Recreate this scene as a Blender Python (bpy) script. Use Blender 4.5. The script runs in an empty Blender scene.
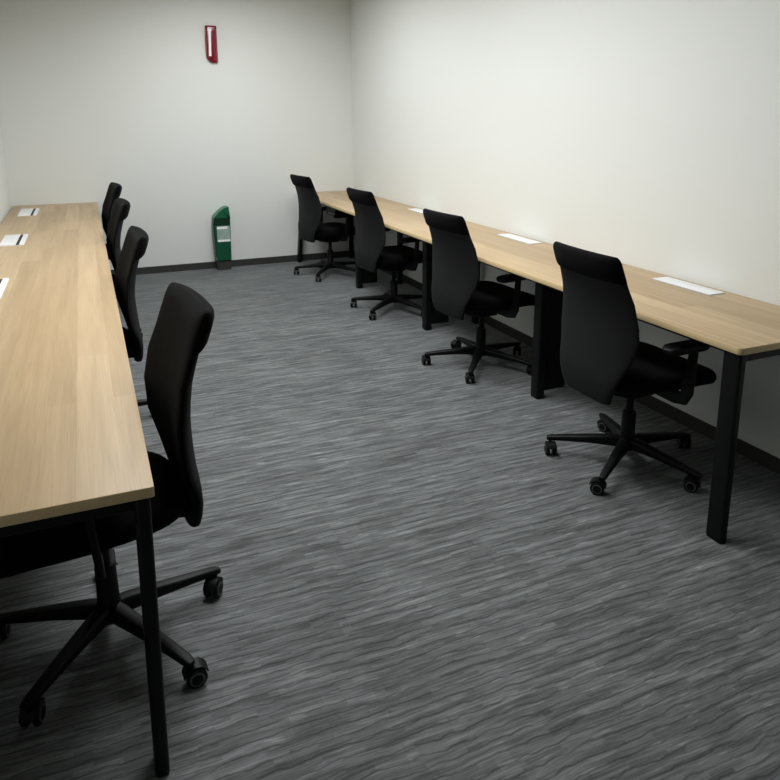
import bpy, bmesh, math, random
from mathutils import Vector, Matrix
random.seed(7)
PI = math.pi
R = math.radians
scn = bpy.context.scene
C = scn.collection

# ------------------------------------------------------------------ helpers
def mesh_obj(name, bm, mats, parent=None, smooth=None, loc=None, rot=None, bevel=0.0):
    bmesh.ops.remove_doubles(bm, verts=bm.verts, dist=1e-5)
    bmesh.ops.recalc_face_normals(bm, faces=bm.faces)
    me = bpy.data.meshes.new(name)
    bm.to_mesh(me); bm.free()
    o = bpy.data.objects.new(name, me)
    C.objects.link(o)
    for m in (mats if isinstance(mats, (list, tuple)) else [mats]):
        me.materials.append(m)
    if smooth is not None:
        for p in me.polygons: p.use_smooth = True
        me.set_sharp_from_angle(angle=R(smooth))
    if bevel:
        b = o.modifiers.new('bevel', 'BEVEL'); b.width = bevel; b.segments = 3
        b.limit_method = 'ANGLE'; b.angle_limit = R(40)
    if parent: o.parent = parent
    if loc: o.location = loc
    if rot: o.rotation_euler = rot
    return o

def tag(o, label=None, cat=None, group=None, kind=None):
    if label: o['label'] = label
    if cat: o['category'] = cat
    if group: o['group'] = group
    if kind: o['kind'] = kind
    return o

def empty(name, loc=(0, 0, 0), rz=0):
    o = bpy.data.objects.new(name, None); C.objects.link(o)
    o.empty_display_size = .1
    o.location = loc; o.rotation_euler = (0, 0, rz)
    return o

def add_box(bm, x0, x1, y0, y1, z0, z1, mi=0):
    v = [bm.verts.new(p) for p in ((x0,y0,z0),(x1,y0,z0),(x1,y1,z0),(x0,y1,z0),(x0,y0,z1),(x1,y0,z1),(x1,y1,z1),(x0,y1,z1))]
    for f in ((0,3,2,1),(4,5,6,7),(0,1,5,4),(1,2,6,5),(2,3,7,6),(3,0,4,7)):
        fc = bm.faces.new([v[i] for i in f]); fc.material_index = mi

def box(*a, **k):
    bm = bmesh.new(); add_box(bm, *a, **k); return bm

def add_loft(bm, rings, cap=True, mi=0):
    rv = [[bm.verts.new(p) for p in r] for r in rings]
    n = len(rings[0])
    for a, b in zip(rv, rv[1:]):
        for i in range(n):
            j = (i + 1) % n
            f = bm.faces.new((a[i], a[j], b[j], b[i])); f.material_index = mi
    if cap:
        for r in (rv[0], rv[-1]):
            f = bm.faces.new(r); f.material_index = mi

def rrect(hx, hy, r, seg=5):
    """rounded rectangle outline, counter-clockwise"""
    pts = []
    for cx, cy, a0 in ((hx-r, hy-r, 0), (-hx+r, hy-r, PI/2), (-hx+r, -hy+r, PI), (hx-r, -hy+r, 1.5*PI)):
        for k in range(seg + 1):
            a = a0 + PI/2 * k / seg
            pts.append((cx + r*math.cos(a), cy + r*math.sin(a)))
    return pts

def add_rbox(bm, cx, cy, hx, hy, z0, z1, r, mi=0, e=.004):
    """plan-rounded slab with softened top and bottom rims"""
    rings = []
    for z, d in ((z0, e), (z0 + e*.3, e*.3), (z0 + e, 0), (z1 - e, 0), (z1 - e*.3, e*.3), (z1, e)):
        rings.append([(cx + x, cy + y, z) for x, y in rrect(hx - d, hy - d, max(r - d, .0005))])
    add_loft(bm, rings, mi=mi)

def add_lathe(bm, prof, n=24, mi=0, axis='z', c=(0, 0, 0)):
    rings = []
    for r, z in prof:
        ring = []
        for k in range(n):
            a = 2*PI*k/n
            p = (r*math.cos(a), r*math.sin(a), z) if axis == 'z' else (r*math.cos(a), z, r*math.sin(a))
            ring.append((p[0]+c[0], p[1]+c[1], p[2]+c[2]))
        rings.append(ring)
    add_loft(bm, rings, mi=mi)

def add_bar(bm, pts, n=10, mi=0, up=Vector((0, 0, 1))):
    """pts: (centre, half-width, half-height); rounded-rect section swept along centres"""
    rings = []
    for i, (p, hw, hh) in enumerate(pts):
        p = Vector(p)
        a = Vector(pts[max(i-1, 0)][0]); b = Vector(pts[min(i+1, len(pts)-1)][0])
        t = (b - a).normalized()
        s = t.cross(up)
        if s.length < 1e-4: s = Vector((0, 1, 0))
        s.normalize(); u = s.cross(t).normalized()
        rr = min(hw, hh) * .6
        rings.append([p + s*x + u*y for x, y in rrect(hw, hh, rr, 3)])
    add_loft(bm, rings, mi=mi)

def interp(tab, z):
    if z <= tab[0][0]: return tab[0][1]
    for (a, va), (b, vb) in zip(tab, tab[1:]):
        if z <= b: return va + (vb - va) * (z - a) / (b - a)
    return tab[-1][1]

def sinterp(tab, z):
    """smooth (catmull-rom) interpolation"""
    n = len(tab)
    if z <= tab[0][0]: return tab[0][1]
    if z >= tab[-1][0]: return tab[-1][1]
    for i in range(n-1):
        a, b = tab[i], tab[i+1]
        if z <= b[0]:
            h = b[0]-a[0]; t = (z-a[0])/h
            ma = (b[1]-tab[i-1][1])/(b[0]-tab[i-1][0]) if i else (b[1]-a[1])/h
            mb = (tab[i+2][1]-a[1])/(tab[i+2][0]-a[0]) if i+2 < n else (b[1]-a[1])/h
            return (2*t**3-3*t*t+1)*a[1]+(t**3-2*t*t+t)*h*ma+(-2*t**3+3*t*t)*b[1]+(t**3-t*t)*h*mb

# ------------------------------------------------------------------ materials
def new_mat(name):
    m = bpy.data.materials.new(name); m.use_nodes = True
    nt = m.node_tree; b = nt.nodes['Principled BSDF']
    return m, nt, b
def N(nt, t, **kw):
    n = nt.nodes.new(t)
    for k, v in kw.items(): setattr(n, k, v)
    return n
def L(nt, a, b): nt.links.new(a, b)

def simple(name, col, rough=.5, metal=0, spec=.5, bump=0, scale=400, sheen=0, vary=0):
    m, nt, b = new_mat(name)
    b.inputs['Base Color'].default_value = (*col, 1)
    b.inputs['Roughness'].default_value = rough
    b.inputs['Metallic'].default_value = metal
    b.inputs['Specular IOR Level'].default_value = spec
    if sheen:
        b.inputs['Sheen Weight'].default_value = sheen
        b.inputs['Sheen Roughness'].default_value = .5
    tc = N(nt, 'ShaderNodeTexCoord')
    no = N(nt, 'ShaderNodeTexNoise'); no.inputs['Scale'].default_value = scale; no.inputs['Detail'].default_value = 3
    L(nt, tc.outputs['Object'], no.inputs['Vector'])
    if vary:
        mx = N(nt, 'ShaderNodeMix', data_type='RGBA')
        mx.inputs[6].default_value = (*[c*(1-vary) for c in col], 1)
        mx.inputs[7].default_value = (*[min(1, c*(1+vary)) for c in col], 1)
        L(nt, no.outputs['Fac'], mx.inputs[0]); L(nt, mx.outputs[2], b.inputs['Base Color'])
    if bump:
        bp = N(nt, 'ShaderNodeBump'); bp.inputs['Strength'].default_value = bump; bp.inputs['Distance'].default_value = .002
        L(nt, no.outputs['Fac'], bp.inputs['Height']); L(nt, bp.outputs['Normal'], b.inputs['Normal'])
    return m

M_wall = simple('wall_paint', (.765, .780, .752), .75, spec=.2, bump=.06, scale=220, vary=.02)
M_ceil = simple('ceiling_paint', (.7, .7, .67), .9, spec=.1, bump=.1, scale=90)
M_base = simple('baseboard_vinyl', (.042, .042, .040), .55, spec=.3, bump=.05, scale=60)
M_fabric = simple('black_fabric', (.002, .002, .0023), .9, spec=.07, bump=.5, scale=900, sheen=.02)
M_shell = simple('charcoal_shell', (.0095, .0095, .0102), .65, spec=.18, bump=.25, scale=1100)
M_plastic = simple('black_plastic', (.003, .003, .0034), .5, spec=.2, bump=.1, scale=500)
M_metal = simple('black_powder_coat', (.003, .003, .004), .45, spec=.22, bump=.08, scale=700)
M_rim = simple('caster_rim', (.12, .12, .125), .35, metal=.6)
M_white = simple('white_flap', (.86, .87, .88), .3, spec=.5, bump=.02)
M_dark = simple('dark_gap', (.02, .014, .01), .8)
M_grey = simple('grey_plastic', (.42, .44, .48), .4)
M_red = simple('red_plastic', (.19, .005, .018), .22, spec=.6, bump=.02)
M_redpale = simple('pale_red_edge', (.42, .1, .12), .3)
M_signwhite = simple('sign_white', (.95, .95, .95), .4)
M_green = simple('green_plastic', (.003, .075, .035), .3, spec=.5, bump=.03, scale=80, vary=.2)
M_greenlt = simple('light_green_plastic', (.006, .115, .05), .3, spec=.5, bump=.03, scale=80, vary=.2)
M_greendk = simple('dark_green_plastic', (.002, .03, .014), .35, spec=.4)
M_greenlab = simple('label_print', (.3, .42, .37), .45, scale=28, vary=.3)

def wood_mat():
    m, nt, b = new_mat('light_oak_laminate')
    tc = N(nt, 'ShaderNodeTexCoord')
    # planks run along world/object Y: rotate so that bricks are long in Y
    mp = N(nt, 'ShaderNodeMapping'); mp.inputs['Rotation'].default_value = (0, 0, PI/2)
    L(nt, tc.outputs['Object'], mp.inputs['Vector'])
    br = N(nt, 'ShaderNodeTexBrick'); br.offset = .37; br.squash = 1
    br.inputs['Scale'].default_value = 1; br.inputs['Mortar Size'].default_value = 0
    br.inputs['Brick Width'].default_value = 1.13; br.inputs['Row Height'].default_value = .095
    br.inputs['Color1'].default_value = (.44, .315, .178, 1); br.inputs['Color2'].default_value = (.55, .41, .25, 1)
    L(nt, mp.outputs[0], br.inputs['Vector'])
    mp2 = N(nt, 'ShaderNodeMapping'); mp2.inputs['Scale'].default_value = (26, 1.2, 26)
    L(nt, tc.outputs['Object'], mp2.inputs['Vector'])
    no = N(nt, 'ShaderNodeTexNoise'); no.inputs['Scale'].default_value = 1; no.inputs['Detail'].default_value = 6; no.inputs['Distortion'].default_value = .6
    L(nt, mp2.outputs[0], no.inputs['Vector'])
    mp3 = N(nt, 'ShaderNodeMapping'); mp3.inputs['Scale'].default_value = (220, 5, 220)
    L(nt, tc.outputs['Object'], mp3.inputs['Vector'])
    fi = N(nt, 'ShaderNodeTexNoise'); fi.inputs['Scale'].default_value = 1; fi.inputs['Detail'].default_value = 2
    L(nt, mp3.outputs[0], fi.inputs['Vector'])
    rp = N(nt, 'ShaderNodeValToRGB')
    rp.color_ramp.elements[0].position = .3; rp.color_ramp.elements[0].color = (.86, .84, .80, 1)
    rp.color_ramp.elements[1].position = .68; rp.color_ramp.elements[1].color = (1.06, 1.05, 1.04, 1)
    L(nt, no.outputs['Fac'], rp.inputs[0])
    mu = N(nt, 'ShaderNodeMix', data_type='RGBA', blend_type='MULTIPLY'); mu.inputs[0].default_value = 1
    L(nt, br.outputs['Color'], mu.inputs[6]); L(nt, rp.outputs[0], mu.inputs[7])
    rp2 = N(nt, 'ShaderNodeMapRange'); rp2.inputs[1].default_value = .3; rp2.inputs[2].default_value = .7; rp2.inputs[3].default_value = .93; rp2.inputs[4].default_value = 1.05
    L(nt, fi.outputs['Fac'], rp2.inputs[0])
    mu2 = N(nt, 'ShaderNodeMix', data_type='RGBA', blend_type='MULTIPLY'); mu2.inputs[0].default_value = 1
    L(nt, mu.outputs[2], mu2.inputs[6]); L(nt, rp2.outputs[0], mu2.inputs[7])
    L(nt, mu2.outputs[2], b.inputs['Base Color'])
    b.inputs['Roughness'].default_value = .42
    b.inputs['Specular IOR Level'].default_value = .4
    return m
M_wood = wood_mat()
M_edge = simple('oak_edge_band', (.66, .50, .27), .5, bump=.05, scale=200, vary=.08)  # pale oak edge, colour raised to stand in for light behind the camera

def carpet_mat():
    m, nt, b = new_mat('grey_carpet')
    tc = N(nt, 'ShaderNodeTexCoord')
    # gentle warp so the streaks waver
    wn = N(nt, 'ShaderNodeTexNoise'); wn.inputs['Scale'].default_value = 3.5; wn.inputs['Detail'].default_value = 2
    L(nt, tc.outputs['Object'], wn.inputs['Vector'])
    sb = N(nt, 'ShaderNodeVectorMath', operation='SUBTRACT'); sb.inputs[1].default_value = (.5, .5, .5)
    L(nt, wn.outputs['Color'], sb.inputs[0])
    sc = N(nt, 'ShaderNodeVectorMath', operation='SCALE'); sc.inputs['Scale'].default_value = .03
    L(nt, sb.outputs[0], sc.inputs[0])
    ad = N(nt, 'ShaderNodeVectorMath', operation='ADD')
    L(nt, tc.outputs['Object'], ad.inputs[0]); L(nt, sc.outputs[0], ad.inputs[1])
    def streak(sx, sy, det):
        mp = N(nt, 'ShaderNodeMapping'); mp.inputs['Scale'].default_value = (sx, sy, 1)
        L(nt, ad.outputs[0], mp.inputs['Vector'])
        no = N(nt, 'ShaderNodeTexNoise'); no.inputs['Scale'].default_value = 1; no.inputs['Detail'].default_value = det; no.inputs['Roughness'].default_value = .55
        L(nt, mp.outputs[0], no.inputs['Vector'])
        return no
    c = streak(4, 34, 3)         # broader tonal strokes
    d = streak(1.2, 1.8, 2)      # wear patches
    def bricks(w, h, mort, c1, c2, cm, off, shift):
        mp = N(nt, 'ShaderNodeMapping'); mp.inputs['Location'].default_value = shift
        L(nt, ad.outputs[0], mp.inputs['Vector'])
        br = N(nt, 'ShaderNodeTexBrick'); br.offset = off; br.offset_frequency = 3; br.squash = 1.6; br.squash_frequency = 4
        br.inputs['Scale'].default_value = 1; br.inputs['Mortar Size'].default_value = mort; br.inputs['Mortar Smooth'].default_value = .6
        br.inputs['Brick Width'].default_value = w; br.inputs['Row Height'].default_value = h
        for nm, v in (('Color1', c1), ('Color2', c2), ('Mortar', cm)): br.inputs[nm].default_value = (v, v, v, 1)
        L(nt, mp.outputs[0], br.inputs['Vector'])
        return br
    b1 = bricks(.23, .031, 0, .86, 1.13, 1, .37, (3.1, 5.2, 0))
    b2 = bricks(.11, .0125, .0, .80, 1.24, 1, .61, (1.7, 9.3, 0))
    mulb = N(nt, 'ShaderNodeMix', data_type='RGBA', blend_type='MULTIPLY'); mulb.inputs[0].default_value = 1
    L(nt, b1.outputs['Color'], mulb.inputs[6]); L(nt, b2.outputs['Color'], mulb.inputs[7])
    mixf = mulb
    # thin wavering grooves between the rows of loops
    gf = N(nt, 'ShaderNodeTexWave', wave_type='BANDS', bands_direction='Y', wave_profile='SIN')
    gf.inputs['Scale'].default_value = 9.5; gf.inputs['Distortion'].default_value = 2.6; gf.inputs['Detail'].default_value = 2; gf.inputs['Detail Scale'].default_value = 1.6
    L(nt, ad.outputs[0], gf.inputs['Vector'])
    gv = N(nt, 'ShaderNodeMapRange'); gv.inputs[1].default_value = 0; gv.inputs[2].default_value = .11; gv.inputs[3].default_value = .56; gv.inputs[4].default_value = 1
    L(nt, gf.outputs['Fac'], gv.inputs[0])
    fl = streak(9, 170, 3)       # fine streaks, tone varying from loop to loop
    fv = N(nt, 'ShaderNodeMapRange'); fv.inputs[1].default_value = .35; fv.inputs[2].default_value = .68; fv.inputs[3].default_value = .72; fv.inputs[4].default_value = 1.32
    L(nt, fl.outputs['Fac'], fv.inputs[0])
    gl0 = N(nt, 'ShaderNodeMath', operation='MULTIPLY'); L(nt, gv.outputs[0], gl0.inputs[0]); L(nt, fv.outputs[0], gl0.inputs[1])
    fk = streak(11, 62, 1)       # sparse paler dashes
    kv = N(nt, 'ShaderNodeMapRange'); kv.inputs[1].default_value = .64; kv.inputs[2].default_value = .74; kv.inputs[3].default_value = 1; kv.inputs[4].default_value = 1.5
    L(nt, fk.outputs['Fac'], kv.inputs[0])
    gl = N(nt, 'ShaderNodeMath', operation='MULTIPLY'); L(nt, gl0.outputs[0], gl.inputs[0]); L(nt, kv.outputs[0], gl.inputs[1])
    r1 = N(nt, 'ShaderNodeValToRGB')
    e = r1.color_ramp.elements
    e[0].position = .32; e[0].color = (.086, .091, .091, 1)
    e[1].position = .72; e[1].color = (.166, .174, .174, 1)
    L(nt, c.outputs['Fac'], r1.inputs[0])
    mu = N(nt, 'ShaderNodeMix', data_type='RGBA', blend_type='MULTIPLY'); mu.inputs[0].default_value = 1
    L(nt, r1.outputs[0], mu.inputs[6]); L(nt, mulb.outputs[2], mu.inputs[7])
    mu0 = mu
    mu = N(nt, 'ShaderNodeMix', data_type='RGBA', blend_type='MULTIPLY'); mu.inputs[0].default_value = 1
    L(nt, mu0.outputs[2], mu.inputs[6]); L(nt, gl.outputs[0], mu.inputs[7])
    r3 = N(nt, 'ShaderNodeMapRange'); r3.inputs[1].default_value = .3; r3.inputs[2].default_value = .7; r3.inputs[3].default_value = .85; r3.inputs[4].default_value = 1.15
    L(nt, d.outputs['Fac'], r3.inputs[0])
    mu2 = N(nt, 'ShaderNodeMix', data_type='RGBA', blend_type='MULTIPLY'); mu2.inputs[0].default_value = 1
    L(nt, mu.outputs[2], mu2.inputs[6]); L(nt, r3.outputs[0], mu2.inputs[7])
    L(nt, mu2.outputs[2], b.inputs['Base Color'])
    b.inputs['Roughness'].default_value = .85
    b.inputs['Specular IOR Level'].default_value = .25
    b.inputs['Sheen Weight'].default_value = 1.0
    b.inputs['Sheen Roughness'].default_value = .28
    b.inputs['Sheen Tint'].default_value = (.85, .93, .97, 1)
    bp = N(nt, 'ShaderNodeBump'); bp.inputs['Strength'].default_value = .5; bp.inputs['Distance'].default_value = .006
    L(nt, mixf.outputs[2], bp.inputs['Height']); L(nt, bp.outputs['Normal'], b.inputs['Normal'])
    return m
M_carpet = carpet_mat()

# ------------------------------------------------------------------ room shell
XL, XR, YB, YF, ZC = -.635, 2.6125, 7.1435, -1.4, 2.85
T = .12
def struct(name, bm, m):
    return tag(mesh_obj(name, bm, m), kind='structure')
struct('floor', box(XL-T, XR+T, YF-T, YB+T, -.1, 0), M_carpet)
struct('ceiling', box(XL-T, XR+T, YF-T, YB+T, ZC, ZC+.1), M_ceil)
struct('wall_back', box(XL-T, XR+T, YB, YB+T, 0, ZC), M_wall)
struct('wall_right', box(XR, XR+T, YF, YB, 0, ZC), M_wall)
struct('wall_left', box(XL-T, XL, YF, YB, 0, ZC), M_wall)
def baseboard(name, x0, x1, y0, y1):
    bm = box(x0, x1, y0, y1, 0, .068)
    o = mesh_obj(name, bm, M_base, bevel=.003); tag(o, kind='structure')
baseboard('baseboard_back', XL, XR, YB-.008, YB)
baseboard('baseboard_right', XR-.008, XR, YF, YB-.008)
baseboard('baseboard_left', XL, XL+.008, YF, YB-.008)

# ------------------------------------------------------------------ bench desks
ZT, TH = .72, .025
def bench(name, label, x_front, x_wall, y0, y1, side, flaps, inset):
    """side=+1: wall lies at +X of the front edge.  Local origin = near front corner on the floor."""
    root = empty(name, (x_front, y0, 0))
    tag(root, label, 'desk', 'long bench desks against the side walls')
    depth = abs(x_wall - x_front); ln = y1 - y0
    n = 4; mod = ln / n
    s = side
    def bx(bm, a0, a1, b0, b1, z0, z1):
        add_box(bm, min(s*a0, s*a1), max(s*a0, s*a1), b0, b1, z0, z1)
    bm = bmesh.new()
    add_rbox(bm, 0, 0, depth/2, ln/2, -TH, 0, .018 if side > 0 else .006, e=.0015)
    for f in bm.faces:
        f.normal_update()
        f.material_index = 1 if abs(f.normal.z) < .6 else 0
    top = mesh_obj('worktop', bm, [M_wood, M_edge], root, smooth=35, loc=(s*depth/2, ln/2, ZT))
    # cable flaps let into the rear of the top (children of the worktop)
    for fy, fl, xa, xb in flaps:             # world Y centre, length, distances from the front edge
        cy = fy - y0 - ln/2
        cx0, cx1 = s*(xa - depth/2), s*(xb - depth/2)
        lo, hi = min(cx0, cx1), max(cx0, cx1)
        fb = bmesh.new()
        add_box(fb, lo-.003, hi+.003, cy-fl/2-.003, cy+fl/2+.003, -.004, .0012)
        mesh_obj('cable_port_frame', fb, M_grey if side > 0 else M_white, top, bevel=.0008)
        fb = bmesh.new()
        if side > 0:
            add_rbox(fb, (lo+hi)/2, cy, (hi-lo)/2, fl/2, .0012, .0045, .004, e=.001)
        else:
            w = hi-lo                        # hinged flap stands off the front strip, leaving a dark slot
            add_rbox(fb, lo + w*.34, cy, w*.34, fl/2, .0012, .0065, .003, e=.001)
            add_rbox(fb, hi - w*.09, cy, w*.09, fl/2, .0012, .0065, .003, e=.001)
        mesh_obj('cable_flap', fb, M_white, top, smooth=35)
        if side < 0:
            fb = box(lo + (hi-lo)*.68, hi - (hi-lo)*.18, cy-fl/2, cy+fl/2, .0012, .002)
            mesh_obj('cable_slot', fb, M_dark, top)
    # steel frame just under the tops
    bm = bmesh.new()
    zf0, zf1 = ZT-TH-.035, ZT-TH
    bx(bm, .07, .10, .02, ln-.02, zf0, zf1)
    bx(bm, depth-.10, depth-.07, .02, ln-.02, zf0, zf1)
    for k in range(n+1):
        y = min(max(k*mod, .036), ln-.036)
        bx(bm, .02 if k in (0, n) else .07, depth-.03, y-.015, y+.015, zf0, zf1)
    mesh_obj('frame_rail', bm, M_metal, root, bevel=.003)
    # end legs: flat rounded bars, a touch slimmer at the foot
    def leg(xc, yc, hx, hy, name='leg', sx=0, sy=0):
        rings = []
        for z, q in ((0, .88), (.004, .93), (.008, .95), (ZT-TH-.006, 1.0), (ZT-TH, 1.0)):
            t = 1 - z/(ZT-TH)
            rings.append([(s*xc + x*q + s*sx*t, yc + y*q + sy*t, z) for x, y in rrect(hx, hy, .010, 4)])
        b2 = bmesh.new(); add_loft(b2, rings)
        return mesh_obj(name, b2, M_metal, root, smooth=35)
    for y, q in ((.044, -.045), (ln-.090, .045)):
        leg(.026, y, .017, .038, sx=-.045 if side > 0 else .012, sy=q)
        leg(depth-.05, y, .019, .031, sy=q)
    for k in range(1, n):
        y = k*mod
        leg(inset, y, .026, .035)
        leg(depth-.06, y, .02, .03)
        b2 = bmesh.new()
        bx(b2, inset+.02, inset+.17, y-.012, y+.012, .035, ZT-TH)
        mesh_obj('leg_panel', b2, M_metal, root, bevel=.004)
    return root

bench_r = bench('bench_desk', 'long light oak bench desk along the right wall, flat white cable flaps, black steel legs',
                1.997, XR-.004, 1.644, YB-.006, 1,
                [(2.41, .35, .486, .578), (3.82, .38, .486, .578), (5.29, .34, .486, .578), (6.68, .34, .486, .578)], .155)
bench_l = bench('bench_desk', 'long light oak bench desk along the left wall, its white flaps showing dark slots',
                .073, XL+.018, 1.479, YB-.006, -1,
                [(2.2, .42, .47, .605), (3.66, .42, .47, .605), (5.11, .42, .47, .605), (6.59, .46, .47, .605)], .12)
# socket box hung under the far section of the right bench
b2 = bmesh.new(); add_box(b2, .06, .22, -.14, .14, -.09, 0)
sb_ = mesh_obj('socket_box', b2, M_plastic, bench_r, bevel=.006, loc=(.05, 4.75, ZT-TH-.036))
for k in range(4):
    b2 = box(.0575, .0605, -.10+.045*k, -.075+.045*k, -.075, -.062)
    mesh_obj('socket', b2, M_grey, sb_)

# ------------------------------------------------------------------ office chairs (local: faces +x)
XC = [(.34, -.232), (.40, -.246), (.48, -.251), (.60, -.242), (.70, -.240), (.80, -.252), (.90, -.277), (.99, -.304)]
HW = [(.365, .146), (.40, .160), (.48, .191), (.57, .228), (.63, .245), (.68, .243), (.80, .224), (.90, .206), (.99, .202)]
def curve(y, z): return y*y * (.72 if .55 < z < .8 else max(.42, .72 - 2.0*(z-.8)) if z >= .8 else max(.2, .72 - 4*(.55-z)))
def section(z, hw, tf, tr, n=36, ny=5.0):
    """closed ring at height z: front half-thickness tf, rear tr around the spine line"""
    ring = []
    xc = sinterp(XC, z)
    for k in range(n):
        a = 2*PI*k/n
        ca, sa = math.cos(a), math.sin(a)
        y = hw * math.copysign(abs(ca)**(2/ny), ca)
        x = math.copysign(abs(sa)**(2/2.6), sa)
        x = x*tf if x > 0 else x*tr
        ring.append((xc + x + curve(y, z), y, z))
    return ring

def make_chair():
    root = empty('office_chair')
    # --- five star base
    for k in range(5):
        bm = bmesh.new()
        add_bar(bm, [((.012, 0, .098), .026, .026), ((.06, 0, .099), .025, .024), ((.15, 0, .094), .021, .018),
                     ((.265, 0, .083), .017, .013), ((.325, 0, .076), .015, .011), ((.344, 0, .072), .011, .008)])
        lg = mesh_obj('base_leg', bm, M_plastic, root, smooth=40, rot=(0, 0, 2*PI*k/5))
        bm = bmesh.new()
        for sy in (-1, 1):
            prof = [(.006, sy*.007), (.024, sy*.008), (.028, sy*.011), (.028, sy*.021), (.024, sy*.024)]
            add_lathe(bm, prof, 20, 0, 'y', (-.018, 0, .028))
            add_lathe(bm, [(.0205, sy*.0235), (.0205, sy*.0252), (.016, sy*.0256)], 20, 1, 'y', (-.018, 0, .028))
            add_lathe(bm, [(.0155, sy*.0240), (.0155, sy*.0262), (.004, sy*.0268)], 20, 0, 'y', (-.018, 0, .028))
        # hood and stem
        rings = []
        for j in range(7):
            a = R(10 + 25*j)
            px, pz = -.018 + .0315*math.cos(a), .028 + .0315*math.sin(a)
            qx, qz = -.018 + .0345*math.cos(a), .028 + .0345*math.sin(a)
            rings.append([(px, -.02, pz), (qx, -.02, qz), (qx, .02, qz), (px, .02, pz)])
        add_loft(bm, rings)
        add_lathe(bm, [(.0075, .03), (.0075, .075)], 12, 0)
        mesh_obj('caster', bm, [M_plastic, M_rim], lg, smooth=40, loc=(.329, 0, 0), rot=(0, 0, R((40, -75, 100, 20, -120)[k])))
    # --- column
    bm = bmesh.new()
    add_lathe(bm, [(.020, .066), (.036, .070), (.038, .112), (.031, .128), (.029, .24), (.027, .245), (.0165, .247), (.0165, .345)], 24)
    mesh_obj('gas_column', bm, M_plastic, root, smooth=40)
    bm = bmesh.new()
    rings = []
    for x, hw, z0, z1 in ((-.17, .03, .375, .40), (-.12, .05, .35, .405), (-.05, .075, .335, .41), (.06, .075, .335, .41), (.11, .05, .36, .405)):
        rings.append([(x, y, (z0+z1)/2 + z) for y, z in rrect(hw, (z1-z0)/2, .010, 3)])
    add_loft(bm, rings)
    mesh_obj('tilt_mechanism', bm, M_plastic, root, smooth=40)
    bm = bmesh.new()
    add_bar(bm, [((-.12, 0, .388), .05, .014), ((-.19, 0, .384), .08, .014), ((-.235, 0, .390), .11, .012), ((-.248, 0, .415), .12, .008), ((-.252, 0, .46), .12, .004)])
    mesh_obj('back_bracket', bm, M_plastic, root, smooth=40)
    # --- seat
    bm = bmesh.new()
    rings = []
    for z, q in ((.405, .80), (.407, .90), (.415, .965), (.43, .995), (.447, 1.0), (.461, .985), (.470, .955), (.476, .90), (.480, .80), (.482, .55), (.481, .2)):
        ring = []
        for k in range(48):
            a = 2*PI*k/48
            ca, sa = math.cos(a), math.sin(a)
            x = .045 + .275*q*math.copysign(abs(ca)**(2/3.4), ca)
            y = .243*q*math.copysign(abs(sa)**(2/3.4), sa)*(1 - .10*max(0, -(x-.045)/.275))
            dz = -.035*max(0, (x-.14)/.165)**2 + .10*y*y*2
            ring.append((x, y, z + dz))
        rings.append(ring)
    add_loft(bm, rings)
    mesh_obj('seat', bm, M_fabric, root, smooth=50)
    # --- backrest: padded front with a thick roll along the top
    bm = bmesh.new()
    rings = []
    for z, q, tf, tr in ((.425, .80, .006, .004), (.43, .93, .016, .004), (.445, .97, .024, .004), (.50, .985, .028, .004), (.60, .985, .03, .004), (.70, .985, .03, .004), (.80, .985, .028, .004),
                         (.86, .985, .026, .006), (.880, .99, .026, .012), (.889, 1.0, .026, .028), (.902, 1.01, .026, .036), (.94, 1.01, .026, .038), (.966, 1.01, .024, .037), (.980, 1.0, .019, .032), (.988, .98, .011, .023), (.991, .955, .004, .010)):
        hw = interp(HW, z)*q
        rings.append(section(z, hw, tf, tr))
    add_loft(bm, rings)
    bk = mesh_obj('backrest', bm, M_fabric, root, smooth=50)
    # rear shell, hexagonal lower edge
    bm = bmesh.new()
    rings = []
    for z, q in ((.365, .9), (.368, .98), (.375, 1), (.40, 1), (.44, 1), (.48, 1), (.50, 1), (.55, 1), (.60, 1), (.64, 1), (.67, 1), (.70, 1), (.75, 1), (.80, 1), (.85, 1), (.89, .99), (.90, .97)):
        hw = interp(HW, z)*q
        rg = section(z, hw, .020 if z < .42 else max(-.003, .020 - .023*(z-.42)/.06), .016, ny=7)
        rings.append(rg)
    add_loft(bm, rings)
    mesh_obj('back_shell', bm, M_shell, root, smooth=50)
    # --- armrests
    for sy in (-1, 1):
        bm = bmesh.new()
        add_bar(bm, [((.03, sy*.10, .392), .028, .010), ((.03, sy*.22, .392), .028, .010), ((.032, sy*.262, .40), .028, .010),
                     ((.036, sy*.275, .43), .027, .010), ((.045, sy*.275, .52), .022, .010), ((.05, sy*.275, .613), .018, .010)], up=Vector((1, 0, 0)))
        ar = mesh_obj('armrest', bm, M_plastic, root, smooth=40)
        bm = bmesh.new()
        rings = []
        for z, q in ((.606, .82), (.610, .93), (.618, 1), (.628, 1), (.634, .95), (.637, .8), (.638, .4)):
            rings.append([(.015 + x*q, sy*.268 + y*q, z - .10*max(0, -x-.05)) for x, y in rrect(.104, .040, .038, 6)])
        add_loft(bm, rings)
        mesh_obj('arm_pad', bm, M_plastic, ar, smooth=40)
    return root

def copy_tree(o, parent=None):
    c = o.copy(); C.objects.link(c)
    if parent: c.parent = parent
    for ch in list(o.children): copy_tree(ch, c)
    return c

proto = make_chair()
G = 'black office chairs drawn up to the two bench desks'
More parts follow.
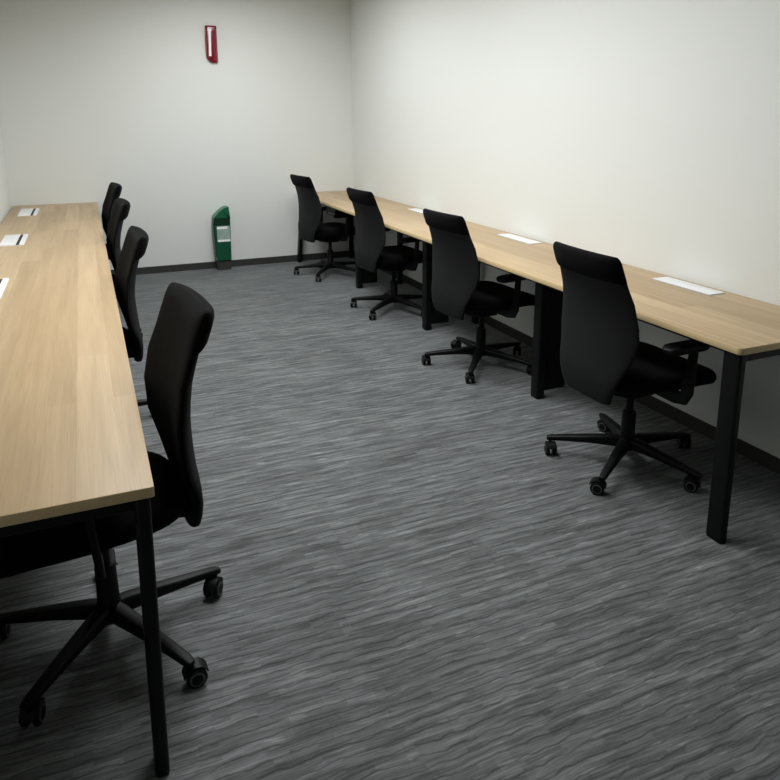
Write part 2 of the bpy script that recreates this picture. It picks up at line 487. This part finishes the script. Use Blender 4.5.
# x, y, facing (deg), star offset (world deg), label
spots = [
    (2.083, 2.24, -1, 69, 'black office chair nearest the camera at the right-hand bench desk, turned slightly away'),
    (2.125, 3.585, 5, 14, 'black office chair second from the near end of the right-hand bench desk'),
    (2.14, 4.96, 5, 1, 'black office chair third from the near end of the right-hand bench desk'),
    (2.09, 6.38, 8, 15, 'black office chair farthest along the right-hand bench desk, beside the back wall'),
    (-.054, 1.975, 186, 16, 'black office chair nearest the camera at the left-hand bench desk, seen from the side'),
    (-.089, 3.55, 183, 10, 'black office chair second from the near end of the left-hand bench desk'),
    (-.088, 4.9, 183, 10, 'black office chair third from the near end of the left-hand bench desk, mostly hidden'),
    (-.078, 6.15, 185, 30, 'black office chair farthest along the left-hand bench desk, its top showing above the others'),
]
for i, (x, y, a, st, lab) in enumerate(spots):
    o = proto if i == 0 else copy_tree(proto)
    o.location = (x, y, 0); o.rotation_euler = (0, 0, R(a))
    if i == 0: o.scale = (1, 1, .988)
    if i == 4: o.scale = (1, 1, 1.015)
    if i not in (0, 4): o.scale = (1, 1, .972)          # gas columns set a little lower
    tag(o, lab, 'office chair', G)
    k = 0
    for ch in sorted(o.children, key=lambda q: q.name):
        if ch.name.startswith('base_leg'):
            ch.rotation_euler = (0, 0, R(st - a) + 2*PI*k/5); k += 1

# ------------------------------------------------------------------ red sign on the back wall
def prism(bm, pts, y0, y1, mi=0):
    a = [bm.verts.new((x, y0, z)) for x, z in pts]; b = [bm.verts.new((x, y1, z)) for x, z in pts]
    n = len(pts)
    for i in range(n):
        j = (i+1) % n
        f = bm.faces.new((a[i], a[j], b[j], b[i])); f.material_index = mi
    for r in (a, b):
        f = bm.faces.new(r); f.material_index = mi
sign = empty('wall_sign', (1.195, YB, 1.985))
tag(sign, 'narrow glossy red sign with a white vertical mark high on the back wall', 'sign')
# outline x,z (m), lower left corner swept away
def sign_ring(y, d):
    o = [(-.039+d, .327-d), (-.035+d, .336-d), (.062-d, .336-d), (.066-d, .329-d), (.066-d, .25), (.066-d, .10), (.066-d, .012+d), (.058-d, d), (.010, d), (-.012+d*.5, .012+d), (-.030+d*.8, .030+d*.6), (-.040+d, .055), (-.043+d, .10), (-.043+d, .22)]
    return [(x, y, z) for x, z in o]
bm = bmesh.new()
add_loft(bm, [sign_ring(-.001, 0), sign_ring(-.018, 0), sign_ring(-.026, .003), sign_ring(-.034, .010), sign_ring(-.037, .018)])
mesh_obj('sign_body', bm, M_red, sign, smooth=60)
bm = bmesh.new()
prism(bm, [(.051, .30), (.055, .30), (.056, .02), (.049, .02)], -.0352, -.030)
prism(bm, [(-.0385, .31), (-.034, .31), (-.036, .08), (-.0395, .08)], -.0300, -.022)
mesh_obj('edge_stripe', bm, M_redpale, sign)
bm = bmesh.new()
prism(bm, [(-.020, .304), (.016, .304), (.016, .290), (.010, .284), (.002, .065), (.006, .060), (-.022, .060), (-.020, .066), (-.011, .284), (-.020, .292)], -.0385, -.034)
mesh_obj('white_mark', bm, M_signwhite, sign)

# ------------------------------------------------------------------ green extinguisher case by the back wall
case = empty('fire_extinguisher_case', (1.183, YB-.012, 0))
tag(case, 'green extinguisher case with pale label standing on the floor against the back wall', 'extinguisher case')
D = .13
def case_outline(z0, z1):
    """x-range of the front at height z: left edge swells upwards, top slopes up to the right"""
    lft = [(0, -.062), (.12, -.064), (.30, -.070), (.42, -.075), (.48, -.076), (.53, -.070)]
    rgt = [(0, .077), (.5, .086), (.57, .083), (.60, .078)]
    topz = lambda x: .53 + .098*math.sin(PI/2*min(1, max(0, (x+.070)/.146)))
    pts = []
    zs = [z0 + (z1-z0)*k/8 for k in range(9)]
    if z1 > .53:
        l = [(sinterp(lft, min(z, .53)), min(z, .53)) for z in [z0 + (.53-z0)*k/4 for k in range(5)]]
        top = [(-.070 + .146*k/10, topz(-.070+.146*k/10)) for k in range(1, 11)]
        r = [(interp(rgt, z), z) for z in (.60, .57, .5, z0)]
        return l + top + r
    l = [(sinterp(lft, z), z) for z in zs]
    r = [(sinterp(rgt, z), z) for z in reversed(zs)]
    return l + r
def case_part(name, z0, z1, mat, d=D, grow=0.0):
    bm = bmesh.new(); o = case_outline(z0, z1)
    prism(bm, [(x + (grow if x > 0 else -grow), z) for x, z in o], -d, 0)
    return mesh_obj(name, bm, mat, case, bevel=.006)
case_part('base', 0, .095, M_base, D-.012, -.002)
case_part('body', .095, .448, M_green)
case_part('neck_band', .448, .522, M_greendk, D-.008)
case_part('cap', .522, .63, M_greenlt)
bm = bmesh.new(); add_box(bm, -.050, .078, -D-.002, -D+.004, .285, .440)
mesh_obj('label_plate', bm, M_greenlab, case, bevel=.003)
bm = bmesh.new(); add_box(bm, -.049, .052, -D-.003, -D, .413, .437); add_box(bm, -.046, .076, -D-.003, -D, .287, .308)
mesh_obj('label_border', bm, M_signwhite, case)
bm = bmesh.new()
add_bar(bm, [((-.066, -D*.55, .13), .004, .05), ((-.069, -D*.55, .25), .006, .055), ((-.075, -D*.55, .40), .006, .055), ((-.077, -D*.55, .47), .004, .05)], up=Vector((0, 1, 0)))
mesh_obj('dark_side_strip', bm, M_greendk, case, smooth=40)  # strip added to make the case's left side face read dark

# ------------------------------------------------------------------ camera (solved from the photograph)
f_px, ppx, ppy, yaw, pit, roll, h = 709.057, 390.4455, 283.1085, .402485, .232967, -.0034982, 1.49974
fwd = Vector((math.sin(yaw)*math.cos(pit), math.cos(yaw)*math.cos(pit), -math.sin(pit)))
r = Vector((math.cos(yaw), -math.sin(yaw), 0)); u = r.cross(fwd)
r2 = math.cos(roll)*r + math.sin(roll)*u; u2 = -math.sin(roll)*r + math.cos(roll)*u
cd = bpy.data.cameras.new('camera'); cam = bpy.data.objects.new('camera', cd); C.objects.link(cam)
mw = Matrix((r2, u2, -fwd)).transposed().to_4x4(); mw.translation = (0, 0, h)
cam.matrix_world = mw
cd.sensor_fit = 'HORIZONTAL'; cd.sensor_width = 36; cd.lens = f_px/780*36
cd.shift_x = (390-ppx)/780; cd.shift_y = (ppy-390)/780
cd.clip_start = .02
scn.camera = cam

# ------------------------------------------------------------------ light
def area(name, x, y, sx, sy, power, col=(.97, .99, 1), z=ZC-.02, spread=180):
    l = bpy.data.lights.new(name, 'AREA'); l.shape = 'RECTANGLE'; l.size = sx; l.size_y = sy
    l.energy = power; l.color = col; l.spread = R(spread)
    o = bpy.data.objects.new(name, l); C.objects.link(o); o.location = (x, y, z)
    return o
for x, y, p in ((.8, 2.6, 37), (1.0, 3.9, 41), (1.25, 5.6, 33)):
    area('ceiling_light', x, y, .6, 1.2, p, spread=164)
w = bpy.data.worlds.new('world'); scn.world = w; w.use_nodes = True
w.node_tree.nodes['Background'].inputs[0].default_value = (.5, .52, .55, 1)
w.node_tree.nodes['Background'].inputs[1].default_value = .06
scn.view_settings.view_transform = 'Standard'
scn.view_settings.look = 'None'
scn.view_settings.exposure = 0
